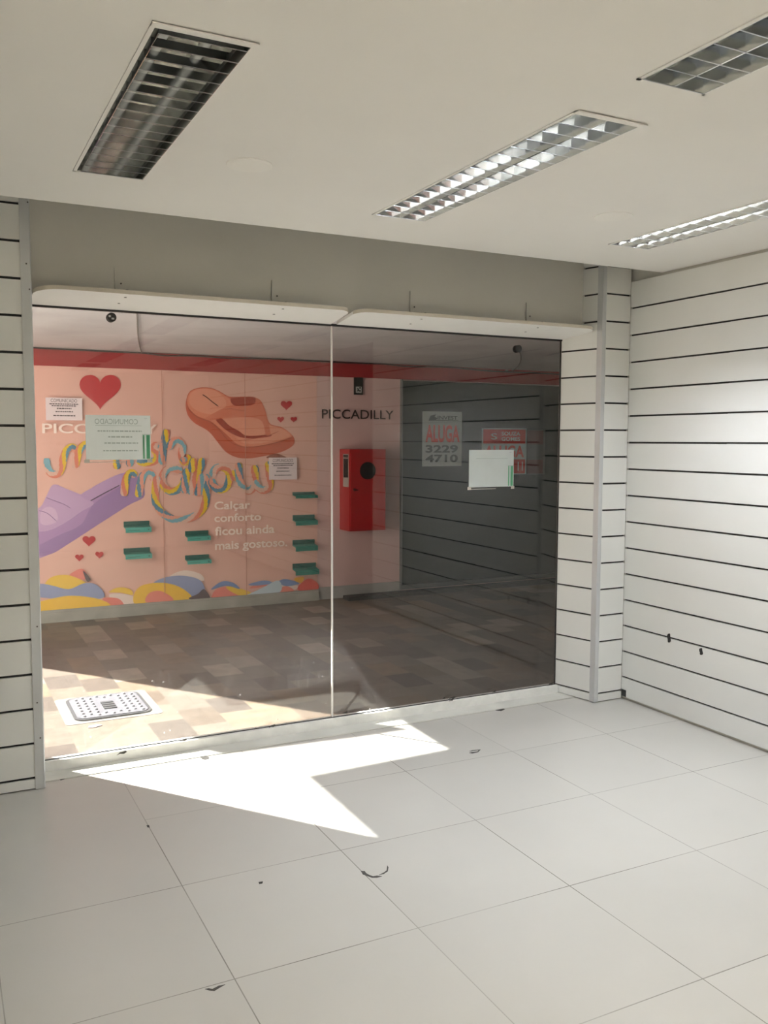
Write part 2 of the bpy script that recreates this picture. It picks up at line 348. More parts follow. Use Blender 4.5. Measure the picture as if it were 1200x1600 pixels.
# right pillar: front face, angled reveal, corner trim
zp = [.006]+[2.065+.1548*3-.1548*k for k in range(17)]+[2.70]
zp = [z for z in zp if z < 2.71]
mb, bk = MB(), MB()
slat_panel(mb, bk, (3.452, PY), (RX-.002, PY), zp, (0, -1))
rv0, rv1 = Vector((3.365, GY+.003)), Vector((3.436, PY+.012)); rn = Vector((-(rv0-rv1).y, (rv0-rv1).x)).normalized()
slat_panel(mb, bk, tuple(rv0), tuple(rv1), zp, tuple(-rn if rn.x > 0 else rn))
pr_ = struct(mb.build('wall_pillar_right', SLAT), 'slat-clad pillar between the shopfront glass and the right wall')
struct(bk.build('groove_backing', GROOVE, pr_))
struct(MB().prism([(3.430, PY-.003, 0), (3.452, PY-.003, 0), (3.464, PY+.002, 0), (3.452, PY+.010, 0), (3.444, PY+.04, 0), (3.429, PY+.04, 0)], (0, 0, .004), (0, 0, 2.70)).build('trim_1', ALU), 'white aluminium corner trim of the right pillar')
struct(MB().prism([(3.38, GY+.03, 0), (3.45, PY+.02, 0), (RX, PY+.02, 0), (RX+.01, 4.335, 0), (3.38, 4.335, 0)], (0, 0, 0), (0, 0, TOP)).build('pillar_core', HEAD))

# left pillar
zl = [.006]+[.053+.1542*k for k in range(17)]+[2.70]
mb, bk = MB(), MB()
slat_panel(mb, bk, (LX, 4.10), (.368, 4.10), zl, (0, -1), gap=.0115)
pl_ = struct(mb.build('wall_pillar_left', SLAT), 'slat-clad wall left of the shopfront glass')
struct(bk.build('groove_backing', GROOVE, pl_))
struct(MB().prism([(.362, 4.096, 0), (.399, 4.094, 0), (.404, 4.10, 0), (.404, 4.14, 0), (.362, 4.14, 0)], (0, 0, .002), (0, 0, 2.70)).build('trim_2', ALU), 'white aluminium corner trim of the left wall')
tr2 = bpy.data.objects['trim_2']
for px, py in ((41, 412), (58, 979), (58, 1098), (63, 1153), (43, 316), (46, 452)):
    part(MB().cyl(at(px, py, 1, 4.0945), (0, -1, 0), .0035, .0012, 10).build('screw', SCREW, tr2), 'small dark screw head')
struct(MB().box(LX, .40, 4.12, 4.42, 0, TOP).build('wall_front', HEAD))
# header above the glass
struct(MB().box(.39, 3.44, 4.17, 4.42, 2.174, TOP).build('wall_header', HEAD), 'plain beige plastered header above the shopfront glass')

# rounded display boards fixed under the header
def board(name, x0, x1, rl, rr, label):
    y0, y1, zb, zf, th = 4.045, GY-.006, 2.136, 2.172, .016
    pts = []
    for k in range(9): a = math.pi/2*k/8; pts.append((x0+rl-rl*math.cos(a), y0+(rl*.85)-(rl*.85)*math.sin(a)))
    for k in range(9): a = math.pi/2*k/8; pts.append((x1-rr+rr*math.sin(a), y0+(rr*.85)-(rr*.85)*math.cos(a)))
    pts += [(x1, y1), (x0, y1)]
    zz = lambda y: zb+(zf-zb)*(y1-y)/(y1-y0)
    n = len(pts); t = thing(name, label, 'shelf board', ((x0+x1)/2, (y0+y1)/2, 2.14), 'rounded boards over the shopfront')
    A = [(x, y, zz(y)) for x, y in pts]; B = [(x, y, zz(y)+th) for x, y in pts]
    MB().add(A+B, [tuple(range(n)), tuple(range(n, 2*n))[::-1]]+[(i, (i+1) % n, n+(i+1) % n, n+i) for i in range(n)], 0).build('board', SHELFW, t)
    e = MB()
    nn = [(-math.cos(math.pi/2*k/8), -math.sin(math.pi/2*k/8)) for k in range(9)]+[(math.sin(math.pi/2*k/8), -math.cos(math.pi/2*k/8)) for k in range(9)]
    E0 = [(x+.0015*a, y+.0015*b, zz(y)-.0006) for (x, y), (a, b) in zip(pts, nn)]; E1 = [(x+.0015*a, y+.0015*b, zz(y)+th+.0006) for (x, y), (a, b) in zip(pts, nn)]
    e.add(E0+E1, [(i, i+1, 19+i, 18+i) for i in range(17)], 0, True)
    part(e.build('edge_band', EDGE, t), 'tan edge band along the rounded front')
    return t, zz
t1, zz = board('display_board', .412, 1.872, .12, .07, 'white rounded-corner board above the left glass pane')
t2, zz = board('display_board', 1.905, 3.425, .07, .10, 'white rounded-corner board above the right glass pane')
for t, px in ((t1, (180, 425)), (t1, None), (t2, (641, 823))):
    if px is None: continue
    for p in px:
        a = at(p, 440, 1, 4.168); 
        b = MB().box(a.x-.003, a.x+.003, 4.160, 4.1685, 2.2, at(p, {180:418,425:438,641:455,823:473}[p], 1, 4.165).z).box(a.x-.003, a.x+.003, 4.07, 4.1685, 2.188, 2.194)
        part(b.build('bracket', HEAD, t), 'thin painted angle bracket')
        for dx, yy in ((.03, 4.10), (.02, 4.20)): MB().cyl((a.x+dx, yy, zz(yy)-.001), (0, 0, 1), .006, .004, 10).build('screw', SCREW, t)
        MB().cyl((a.x+.025, 4.1685, 2.235), (0, -1, 0), .004, .003, 10).build('screw', SCREW, t); MB().cyl((a.x+.03, 4.06, 2.186), (0, 0, 1), .006, .006, 10).build('screw', SCREW, t)

# the shopfront: two frameless panes on a pale sill channel
wn = struct(MB().box(.40, 3.37, GY-.028, GY-.007, 0, .050).box(.40, 3.37, GY+.007, GY+.028, 0, .050).box(.40, 3.37, GY-.007, GY+.007, 0, .03).build('window_1', mat('sill_stone', (.86, .85, .80), .5, noise=.14, nscale=14)), 'frameless two-pane shopfront glass on a pale sill')
def pane(x0, x1):
    # front and back faces stand a few millimetres apart like real plate glass
    o = MB().box(x0, x1, GY-.004, GY+.004, .045, 2.134).build('pane', GLASS, wn); return o
part(pane(.415, 1.8775), 'left pane of clear glass'); part(pane(1.8825, 3.366), 'right pane of clear glass')
part(MB().box(1.8768, 1.8832, GY-.006, GY+.006, .045, 2.134).build('silicone_joint', mat('silicone', (.72, .70, .67), .4), wn), 'milky silicone joint between the panes')
part(MB().box(.40, 3.37, GY-.0062, GY-.0042, .047, .054).box(.40, 3.37, GY-.010, GY+.010, 2.128, 2.140).box(3.362, 3.366, GY-.006, GY+.006, .05, 2.13).build('gasket', BLACK, wn), 'black rubber gasket line')
for px, py in ((174, 496), (809, 545)):
    c = at(px, py, 1, GY-.005)
    part(MB().cyl(c, (0, -1, 0), .021, .012, 24).cyl(c+Vector((0, .012, 0)), (0, 1, 0), .021, .01, 24).build('glass_fitting', BLACK, wn), 'round black clamp bolted through the glass')
    b = bpy.data.objects[-1] if 0 else None
fit = MB()  # highlights on the left clamp, built as small bright tabs
for px, py in ((174, 496),):
    c = at(px, py, 1, GY-.0175)
    fit.box(c.x-.012, c.x-.002, c.y, c.y+.001, c.z+.001, c.z+.010).box(c.x+.001, c.x+.013, c.y, c.y+.001, c.z-.009, c.z-.001)
part(fit.build('fitting_glint', ALUB, wn), 'bright tabs put in as highlights on the left clamp')
st = MB()
for px, py, ww in ((190, 1177, 9), (286, 1157, 8), (425, 1135, 7), (540, 1114, 4), (706, 1091, 10), (694, 1091, 3), (772, 1081, 4), (860, 1069, 8), (705, 1094, 6)):
    c = at(px, py, 1, GY-.0285)
    st = MB(); st.prism([(c.x-ww*.0026, c.y, c.z-.006), (c.x-ww*.0008, c.y, c.z-.001), (c.x+ww*.0012, c.y, c.z-.004), (c.x+ww*.0028, c.y, c.z+.003), (c.x+ww*.0022, c.y, c.z+.009), (c.x-ww*.001, c.y, c.z+.005)], (0, 0, 0), (0, -.001, 0))
    part(st.build('sill_damage', CHIP, wn), 'dark chip on the sill')
def marble():
    m = mat('threshold_marble', (.66, .65, .59), .35, noise=.2, nscale=5); return m
struct(MB().box(.40, 3.40, 4.172, GY-.028, 0, .0035).build('trim_3', marble()), 'strip of pale marble threshold inside the glass')

# ================================================================== LUMINAIRES
def luminaire(x0, x1, y0, y1, lit, spine, label, skew=0.):
    t = thing('ceiling_luminaire', label, 'ceiling light', ((x0+x1)/2, (y0+y1)/2, CZ), 'recessed louvred ceiling luminaires')
    fr = MB(); f = .011; d = .006
    fr.box(x0-f, x0+.0005, y0-f, y1+f, CZ-.003, CZ-.0002).box(x1-.0005, x1+f, y0-f, y1+f, CZ-.003, CZ-.0002)
    fr.box(x0-f, x1+f, y0-f*2.2, y0-.001, CZ-d, CZ-.003).box(x0-f, x1+f, y0-f, y0+.0005, CZ-.003, CZ-.0002).box(x0-f, x1+f, y1-.0005, y1+f, CZ-.003, CZ-.0002)
    part(fr.build('frame', CEIL if lit != 2 else ALU, t), 'thin painted flange')
    h = MB()                                             # open-bottomed tray
    H = CZ+.115
    h.quad((x0,y0,CZ),(x0,y1,CZ),(x0,y1,H),(x0,y0,H)).quad((x1,y0,CZ),(x1,y1,CZ),(x1,y1,H),(x1,y0,H)).quad((x0,y0,CZ),(x1,y0,CZ),(x1,y0,H),(x0,y0,H)).quad((x0,y1,CZ),(x1,y1,CZ),(x1,y1,H),(x0,y1,H)).quad((x0,y0,H),(x1,y0,H),(x1,y1,H),(x0,y1,H))
    h.build('housing', HOUS if lit else HOUSG, t)
    g0, g1 = (x0+.014, y0+.030) if skew else (x0+.0008, y0+.0008)
    xa, xb, ya, yb = g0, x1-.0008, g1, y1-.0008
    zt, zb = CZ+(.018 if skew else .040), CZ-.0032
    # parabolic reflector over each lamp
    rf = MB(); lanes = [(xa, (xa+xb)/2), ((xa+xb)/2, xb)] if spine else [(xa, xb)]
    for a, b in lanes:
        n = 10; pts = []
        for k in range(n+1):
            u = -1+2*k/n; pts.append(((a+b)/2+u*(b-a)/2*.97, CZ+.108-.066*u*u))
        for k in range(n):
            rf.add([(pts[k][0], ya, pts[k][1]), (pts[k+1][0], ya, pts[k+1][1]), (pts[k+1][0], yb, pts[k+1][1]), (pts[k][0], yb, pts[k][1])], [(0,1,2,3)], 0, True)
    part(rf.build('reflector', MIRR if lit else (MIRS if skew else MIRD), t), 'mirrored double trough')
    lv = MB(); nb = 16; vt = .0014 if skew else .007
    for k in range(nb+1):
        y = ya+(yb-ya)*k/nb; dz = .0015*math.sin(k*2.1) if not lit else 0
        lv.add([(xa, y-.0012, zb+dz), (xb, y-.0012, zb+dz), (xb, y-vt, zt), (xa, y-vt, zt), (xa, y+.0012, zb+dz), (xb, y+.0012, zb+dz), (xb, y+vt, zt), (xa, y+vt, zt)],
               [(0,1,2,3),(5,4,7,6),(0,4,5,1),(3,2,6,7)])
        lv.box(xa, xb, y-.0016, y+.0016, zb-.0006, zb+.0004, 1)
    part(lv.build('cross_louvre', [MIRR, ALUB], t), 'row of mirrored cross blades')
    sd_ = MB()
    for x, s in ((xa, 1), (xb, -1)): sd_.add([(x, ya, zb), (x, yb, zb), (x+s*.002, yb, zb), (x+s*.002, ya, zb), (x+s*.012, ya, zt), (x+s*.012, yb, zt)], [(0,1,2,3),(3,2,5,4)])
    if spine: sd_.add([((xa+xb)/2-.0025, ya, zb), ((xa+xb)/2+.0025, ya, zb), ((xa+xb)/2+.0025, yb, zb), ((xa+xb)/2-.0025, yb, zb), ((xa+xb)/2-.012, ya, zt), ((xa+xb)/2+.012, ya, zt), ((xa+xb)/2+.012, yb, zt), ((xa+xb)/2-.012, yb, zt)], [(0,1,2,3),(0,3,7,4),(1,5,6,2)])
    part(sd_.build('side_louvre', MIRR, t), 'mirrored side rails' + (' and centre spine' if spine else ''))
    for a, b in [(xa, (xa+xb)/2), ((xa+xb)/2, xb)]:
        part(MB().tube([((a+b)/2, ya+.01, CZ+.072), ((a+b)/2, (ya+yb)/2, CZ+.072), ((a+b)/2, yb-.01, CZ+.072)], .0125, 12).build('tube_lamp', (LAMPOFF, LAMPON, LAMPBACK)[lit], t), 'lit white tube' if lit else 'unlit white tube')
    return t
LAB = {'L1': 'unlit louvred luminaire at the upper left of the ceiling, cross blades only', 'L2': 'lit louvred luminaire in the middle of the ceiling with bright tubes',
       'L3': 'unlit louvred luminaire cut by the upper right corner of the view', 'L4': 'lit louvred luminaire beside the right slat wall above the pillar',
       'L5': 'unlit luminaire overhead behind the upper left one', 'L6': 'unlit luminaire near the right wall, behind the lit one'}
for l in LUMS:
    luminaire(*l[1:], LAB.get(l[0]) or BLAB[l[0]], skew=1 if l[0] == 'L1' else 0)
DISC = mat('disc_paint', (.86, .845, .80), .75)
for (x, y), lb in (((1.0, 2.99), 'faint round blanking cover on the ceiling between the two left luminaires'), ((2.567, 2.962), 'faint round blanking cover on the ceiling between the two lit luminaires')):
    t = MB().cyl((x, y, CZ-.003), (0, 0, 1), .078, .003, 40, r2=.08).cyl((x, y, CZ-.0045), (0, 0, 1), .06, .002, 40, r2=.066).build('ceiling_cover', DISC, loc=(x, y, CZ)); tag(t, lb, 'cover', 'round ceiling covers')

# ================================================================== PAPERS TAPED ON THE GLASS
PAP = paper_mat('notice_paper', '#eef9f8', .45); INKG = mat('faint_ink', '#b3c4c1', .8); PGREEN = paper_mat('green_print', '#7fc7a0', .5); TAPE = mat('clear_tape', '#c9c2b8', .3)
def notice(c00, c11, label, text=True):
    a = at(*c00, 1, GY-.006); b = at(*c11, 1, GY-.006); y = GY-.0058; x0, x1, z0, z1 = a.x, b.x, b.z, a.z
    t = thing('paper_notice', label, 'notice', ((x0+x1)/2, y, (z0+z1)/2), 'notices taped on the glass')
    p = MB(); n = 6
    for i in range(n):
        u0, u1 = x0+(x1-x0)*i/n, x0+(x1-x0)*(i+1)/n; w0, w1 = .0008*math.sin(i*1.3), .0008*math.sin((i+1)*1.3)
        p.quad((u0, y-w0, z0), (u1, y-w1, z0), (u1, y-w1, z1), (u0, y-w0, z1))
    p.build('sheet', PAP, t)
    W, H = x1-x0, z1-z0; yy = y-.0018
    for u0, u1 in ((.875, .90), (.93, .985)):
        part(MB().box(x0+W*u0, x0+W*u1, yy, yy+.0003, z0+H*.02, z0+H*.56).build('green_stripe', PGREEN, t), 'pale green printed bar')
    s = MB(); f = 1 if text else .3
    if text: add_text('COMUNICADO', s, (x0+W*.80, yy, z0+H*.80), (-1, 0, 0), (0, 0, 1), .024, W*.66)
    s.box(x0+W*.15, x0+W*.86, yy, yy+.0003, z0+H*.765, z0+H*.772)
    s.box(x0+W*.865, x0+W*.99, yy, yy+.0003, z0+H*.565, z0+H*.575).box(x0+W*.90, x0+W*.95, yy, yy+.0003, z0+H*.93, z0+H*.937)
    if text:
        rows = ((.63, .18, .86), (.50, .34, .72), (.36, .28, .80), (.19, .26, .80))
        for v, a_, b_ in rows:
            u = a_
            while u < b_:
                q = random.uniform(.02, .07); s.box(x0+W*u, x0+W*min(u+q, b_), yy, yy+.0003, z0+H*v, z0+H*v+.006); u += q+.012
    part(s.build('print', INKG, t), 'faint mirrored print showing through')
    for u in (-.03, .94): part(MB().box(x0+W*u, x0+W*u+.024, yy-.0004, yy, z0-.014, z0+.003).build('tape', TAPE, t), 'piece of clear tape')
    part(MB().box(x0+.01, x0+W*.6, yy+.001, yy+.0012, z0-.012, z0-.009).build('tape', TAPE, t), 'thin strip of clear tape')
notice((133, 648), (236, 718), 'white notice with faint mirrored print taped on the left glass pane')
notice((733, 703), (802, 760), 'nearly blank white notice taped on the right glass pane', False)

# ================================================================== THE GALLERY OUTSIDE
WY = 7.9
struct(MB().box(-14, 10, 4.36, 16, -.12, -.001).build('floor_gallery', STONE), 'brown patchwork stone floor of the gallery outside')
PINKW = mat('gallery_pink_paint', '#dcb6b4', .6, noise=.08, nscale=2.5)
struct(MB().box(-.60, 10, WY, WY+.25, 0, 2.62).build('wall_gallery', PINKW), 'pale pink wall on the far side of the gallery')
RED = mat('fascia_red', '#a3272b', .5, noise=.12, nscale=3)
struct(MB().box(-.60, 10, WY-.02, WY, 2.143, 2.286).build('trim_4', RED), 'red band along the top of the far wall')
struct(MB().box(-.60, 3.29, WY-.035, WY, 0, .085).box(-.6, 3.29, WY-.028, WY, .085, .105).build('baseboard_gallery', mat('skirting_stone', (.42, .40, .37), .5, noise=.3, nscale=6)), 'grey stone skirting under the mural')
struct(MB().box(3.29, 4.2, WY-.006, WY, 0, .12).build('baseboard_plain', mat('skirting_grey', (.42, .40, .40), .6, noise=.2)))
# gallery ceiling, open to the sky on its street side; unseen edge and an added bar are shaped to cast the shadows
gz = 2.29
def sl(x, y): return (x-SH.x*gz/TANE, y-SH.y*gz/TANE)
open_edge = [(-.62, 7.9), sl(1.941, 4.541), sl(2.262, 4.40), sl(2.25, 3.74), sl(1.49, 3.715), sl(1.49, 2.2)]  # out-of-view outline, cut to shape the sun patch on the floor
poly = [*open_edge, (open_edge[-1][0], 4.38), (10, 4.38), (10, 7.9)]
gm = mat('gallery_ceiling_paint', (.70, .70, .74), .7, noise=.25, nscale=1.6)
cg = MB().prism([(x, y, gz) for x, y in poly], (0, 0, 0), (0, 0, .03))
struct(cg.build('ceiling_gallery', gm), 'stained pale ceiling of the gallery')
bar = [sl(1.06, 4.42), sl(1.215, 4.176), sl(1.90, 4.114), sl(2.225, 4.105), sl(1.985, 4.42)]
struct(MB().prism([(x, y, gz) for x, y in bar], (0, 0, 0), (0, 0, .02)).build('shadow_bar', gm))  # unseen bar, added only for its shadow beside the sill
# rest of the gallery: neighbour fronts, far end, house across the street
struct(MB().box(3.52, 10, 4.336, 4.5, 0, 2.9).box(LX-8, LX-.1, 4.2, 4.42, 0, 2.9).build('wall_neighbours', HEAD))
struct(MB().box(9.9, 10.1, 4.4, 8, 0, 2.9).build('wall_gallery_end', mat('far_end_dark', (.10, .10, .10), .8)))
struct(MB().box(-14, 10.2, BY-.3, 4.42, TOP+.1, TOP+.3).box(LX-8, 10, 4.40, 4.42, 2.6, TOP+.1).build('roof_slab', HEAD))
# dark glazed unit to let
DG = mat('dark_green_glass', (.026, .038, .036), .12, noise=.25, nscale=2, spec=.5)
w2 = struct(MB().box(4.19, 9.9, WY-.03, WY-.005, .06, 2.13).build('window_2', DG), 'dark green glazed front of the empty unit opposite')
part(MB().box(4.17, 9.9, WY-.06, WY-.03, .04, .085).box(4.178, 4.192, WY-.04, WY-.004, .06, 2.14).build('rail', mat('dull_rail', (.20, .21, .21), .35, metal=.6), w2), 'dull metal bottom rail')
ck = MB().box(3.53, 9.9, 7.70, WY-.06, -.001, .035).build('floor_kerb', mat('dark_kerb', (.03, .03, .03), .6)); struct(ck, 'low dark kerb along the foot of the far wall')

# ---------------- mural
MY = WY-.004
mural = thing('mural', 'pink printed advertising mural with slippers, hearts and candy lettering on far wall', 'mural', (2.0, MY, 1.1))
MPINK = mat('print_pink', '#e9b6aa', .5, noise=.05, nscale=3)
MB().box(-.58, 3.285, MY, WY-.0015, .105, 2.143).build('panel', MPINK, mural)
LAY = [0]
def flat(name, colr, polys, label=None, smooth=True, parent=None, k=5):
    if len(polys) > 1:
        return [flat(name, colr, [p], label, smooth, parent, k) for p in polys]
    LAY[0] += 1; y = MY-.0004*LAY[0]; b = MB()
    for P in polys:
        pts = [at(px, py, 1, y) for px, py in P]
        if smooth: pts = smooth_pts(pts, True, k)
        for p in pts: p.y = y; p.z = max(p.z, .106)
        b.add(pts, [tuple(range(len(pts)))])
    o = b.build(name, mat('print_'+colr.strip('#'), colr, .5), parent or mural)
    if label: part(o, label)
    return o
def crop(pts, ox, oy, s): return [(ox+x/s, oy+y/s) for x, y in pts]
def stroke(pts, wd):
    P = smooth_pts([Vector((*p, 0)) for p in pts], False, 4); L, R = [], []
    for i, p in enumerate(P):
        d = (P[min(i+1, len(P)-1)]-P[max(i-1, 0)]).normalized(); n = Vector((-d.y, d.x, 0)); L.append(p+n*wd/2); R.append(p-n*wd/2)
    return [(v.x, v.y) for v in L+R[::-1]]
# purple slide
C4 = lambda *p: crop(p, 60, 700, 5)
flat('purple_slipper', '#b088bd', [C4((-220,700),(-100,520),(10,465),(60,380),(100,300),(140,285),(200,310),(330,362),(450,290),(640,200),(760,205),(832,368),(700,450),(450,610),(250,740),(80,835),(-80,880),(-220,860))], 'violet slide printed at the lower left')
flat('purple_slipper_sole', '#9d78b0', [C4((-100,830),(120,700),(330,600),(430,440),(640,300),(760,215),(832,368),(700,450),(450,610),(250,740),(80,835))])
flat('purple_slipper_strap', '#c5a0cb', [C4((-100,520),(10,465),(60,380),(100,300),(140,287),(200,312),(330,364),(432,432),(330,500),(200,590),(60,650),(-100,640))])
flat('purple_slipper_top', '#bd97c6', [C4((335,365),(450,295),(630,205),(640,285),(520,345),(410,412))])
flat('purple_strap_highlight', '#d6b3d6', [C4((20,500),(70,460),(130,480),(150,560),(90,600),(20,590))])
flat('purple_strap_seam', '#94709f', [stroke(C4((62,388),(120,410),(200,440),(250,470)), 1.2), stroke(C4((5,490),(70,510),(140,570)), 1.2)], smooth=False)
flat('purple_slipper_slit', '#4c3558', [stroke(C4((408,412),(470,378),(540,340),(632,292)), 1.6)], smooth=False)
# coral flip-flop
C2 = lambda *p: crop(p, 280, 590, 6)
flat('coral_flip_flop', '#cc6248', [C2((68,200),(105,125),(200,93),(300,98),(390,135),(470,178),(600,180),(690,182),(760,212),(805,300),(850,430),(960,465),(1055,535),(1082,600),(1050,650),(950,700),(800,735),(650,758),(530,745),(430,690),(350,590),(270,500),(150,430),(85,360),(62,280))], 'coral platform flip-flop printed at the upper middle')
flat('flip_flop_rim', '#e68a6d', [C2((75,210),(110,130),(200,100),(300,105),(390,142),(480,200),(700,300),(850,440),(960,470),(1058,545),(960,590),(800,632),(650,655),(540,620),(440,530),(350,450),(280,400),(170,360),(95,290))])
flat('flip_flop_footbed', '#ec9c82', [C2((92,205),(130,130),(210,106),(300,112),(380,150),(440,230),(420,300),(380,340),(300,345),(190,320),(120,275)), C2((390,400),(480,372),(650,370),(790,400),(840,445),(960,480),(1040,545),(930,585),(760,615),(640,620),(560,585),(480,500))])
flat('flip_flop_shadow', '#a63a2a', [C2((340,390),(400,385),(470,450),(560,500),(640,545),(850,535),(840,555),(680,570),(560,555),(430,485)), C2((500,190),(600,184),(690,184),(716,205),(700,245),(640,264),(520,262),(480,215))])
flat('flip_flop_strap', '#dd7a5e', [C2((230,390),(330,330),(440,275),(520,265),(640,266),(700,250),(722,215),(715,190),(762,214),(805,300),(830,400),(856,530),(812,535),(795,460),(770,405),(700,378),(560,368),(430,374),(320,398))], 'coral toe strap')
flat('flip_flop_line', '#b3553f', [stroke(C2((85,290),(170,370),(280,410),(370,480),(450,580),(560,640),(700,650),(900,612),(1060,560)), 1.3), stroke(C2((560,590),(700,572),(830,545),(930,505)), .8)], smooth=False)
flat('flip_flop_mark', '#3c2018', [stroke(C2((220,160),(265,190),(320,235),(365,268)), 1.2)], smooth=False)
flat('flip_flop_script', '#bd644c', [stroke(C2((430,300),(480,290),(530,300),(610,312)), 1.0)], smooth=False)
flat('flip_flop_cast_shadow', '#9c5848', [C2((825,755),(850,725),(900,712),(950,722),(1000,752))])
# hearts
def heart(cx, cy, w_, h_):
    P = []
    for k in range(36):
        t = 2*math.pi*k/36; P.append((cx+w_/2*math.sin(t)**3, cy-h_*(13*math.cos(t)-5*math.cos(2*t)-2*math.cos(3*t)-math.cos(4*t)+2.5)/29))
    return P
for i, (cx, cy, w_, h_) in enumerate(((156.5, 613, 65, 55), (447.5, 634, 18, 15), (438.5, 656, 10.5, 9.5), (459, 656, 10.5, 9), (139, 846, 20.5, 17), (124, 872, 13.5, 11), (155.3, 867.5, 13, 11))):
    flat('heart', '#c22a35', [heart(cx, cy, w_, h_)], smooth=False)
# striped candy lettering
CANDY = ['#78aabb', '#e2b5a7', '#dd7d68', '#e6bf28', '#5b88a3', '#e59a86']
CM = [mat('print_'+c.strip('#'), c, .5) for c in CANDY]
def candy(name, strokes, wd=12, tw=.009, ph=0):
    LAY[0] += 1
    b = MB()
    for si, s in enumerate(strokes):
        P = smooth_pts([Vector((*p, 0)) for p in s], False, 8); nw = 8; rows = []; dist = 0; ds = []
        for i, p in enumerate(P):
            if i: dist += (p-P[i-1]).length
            ds.append(dist)
        for i, p in enumerate(P):
            d = (P[min(i+1, len(P)-1)]-P[max(i-1, 0)]).normalized(); n = Vector((-d.y, d.x, 0)); y = MY-.0004*LAY[0]-.0001*si
            tp = min(1, .55+ds[i]/8, .55+(dist-ds[i])/8)
            rows.append([at(*(p+n*wd*tp*(j/nw-.5)).xy, 1, y) for j in range(nw+1)])
        for i in range(len(rows)-1):
            for j in range(nw):
                a = math.asin(max(-1, min(1, 2*(j+.5)/nw-1)))/math.pi
                c = int((a*.45+ds[i]*tw+ph+si*.31)*len(CANDY)) % len(CANDY)
                b.add([rows[i][j], rows[i][j+1], rows[i+1][j+1], rows[i+1][j]], [(0, 1, 2, 3)], c)
    o = b.build(name, CM, mural); return o
part(candy('candy_word', [
    [(73,716),(73,728),(79,739),(88,741),(95,733),(99,716),(104,704),(113,699),(119,706)],
    [(117,731),(120,716),(124,703),(132,695),(141,697)],
    [(182,733),(184,715),(190,705)], [(202,729),(204,712)],
    [(247,693),(240,700),(246,709),(243,719),(228,723),(214,719)],
    [(260,671),(257,690),(254,708),(253,726)],
    [(262,702),(270,690),(279,689),(285,698),(284,711),(288,722),(292,717),(293,710)]]), 'striped candy letters of the upper word, partly behind the notice')
part(candy('candy_word', [
    [(194,775),(195,757),(199,744),(206,739),(212,745)], [(216,777),(219,758),(223,744),(231,738),(238,742),(239,751)],
    [(284,737),(274,732),(262,733),(254,743),(255,757),(264,767),(276,766),(286,757),(289,744)],
    [(246,744),(243,760),(243,784),(252,800),(270,811),(292,811),(310,802),(321,785),(323,757),(321,741)],
    [(292,732),(290,751),(289,771)], [(287,722),(287,714)],
    [(298,773),(303,750),(310,737),(318,716)], [(303,716),(298,738)],
    [(308,775),(313,757),(317,740)],
    [(331,745),(336,733),(347,730),(357,737),(358,751),(351,763),(340,764),(332,756),(332,748)],
    [(366,751),(364,735)],
    [(373,723),(373,740),(377,758),(388,767),(397,760),(398,745),(398,727)],
    [(399,750),(404,762),(413,766),(421,759),(421,740),(419,721)]], ph=.35), 'striped candy letters of the lower word')
# lettering on the mural
def wall_text(rows, name, matr, y, parent, label, bold=0.0):
    b = MB()
    for body, xl, xr, yb, yt in rows:
        a = at(xl, yb, 1, y); c = at(xr, yb, 1, y); t_ = at(xl, yt, 1, y)
        add_text(body, b, (a.x, y, a.z), (1, 0, 0), (0, 0, 1), t_.z-a.z, c.x-a.x, bold=bold)
    return part(b.build(name, matr, parent), label)
WT = mat('print_offwhite', '#fbe6de', .5)
wall_text([('PICCADILLY', 66, 246, 677, 662)], 'brand_lettering', WT, MY-.03, mural, 'pale PICCADILLY lettering partly behind the notice', .014)
for row in (('Calçar', 335, 391, 796, 784), ('conforto', 335, 408, 816, 804), ('ficou ainda', 336, 429, 837, 824), ('mais gostoso.', 336, 449, 859, 846)):
    wall_text([row], 'slogan_line', WT, MY-.03, mural, 'pale line of the slogan reading '+row[0].rstrip('.'), .022)
# soft shapes along the foot of the mural
C3 = lambda *p: crop(p, 60, 860, 2.727)
flat('sweet_shape', '#f0d9d2', [C3((300,190),(360,185),(410,200),(405,228),(350,238)), C3((560,110),(620,85),(690,100),(702,130),(620,114)), C3((1000,150),(1060,140),(1110,155),(1060,175))])
flat('sweet_shape', '#e87f74', [C3((130,108),(160,85),(190,80),(212,118),(150,125)), C3((275,205),(340,205),(362,238),(290,247)), C3((740,205),(760,165),(830,155),(885,190),(800,205))])
flat('sweet_shape', '#efc33a', [C3((28,145),(60,112),(130,106),(205,142),(150,170),(60,160)), C3((300,178),(340,158),(390,165),(402,190),(350,180)), C3((800,155),(850,160),(905,180),(870,195),(820,175))])
flat('sweet_shape', '#8d96c0', [C3((-60,150),(10,142),(60,150),(130,165),(195,140),(250,148),(278,200),(150,210),(-60,190)), C3((490,142),(540,115),(620,108),(690,128),(708,180),(650,208),(580,155))], 'lilac blue rounded shape')
flat('sweet_shape', '#f2c02e', [C3((-60,240),(60,205),(150,193),(260,208),(305,238),(200,262),(-60,272)), C3((405,195),(440,150),(530,138),(610,160),(655,208),(560,228),(425,235))], 'yellow rounded shape')
flat('sweet_shape', '#ea8577', [C3((460,222),(472,182),(520,173),(572,203),(560,225)), C3((1020,170),(1055,152),(1090,172),(1045,185)), C3((900,160),(940,140),(985,145),(930,160))])
flat('sweet_shape', '#7d93c4', [C3((735,168),(780,133),(830,138),(858,165),(800,150)), C3((895,145),(960,128),(1000,140),(930,150)), C3((1020,138),(1050,122),(1112,140),(1060,152))])
flat('sweet_shape', '#c5d4e2', [C3((880,195),(950,162),(1022,128),(1028,178),(900,200))])
flat('sweet_shape', '#e0584f', [C3((1108,152),(1150,120),(1188,138),(1188,168),(1115,172))])
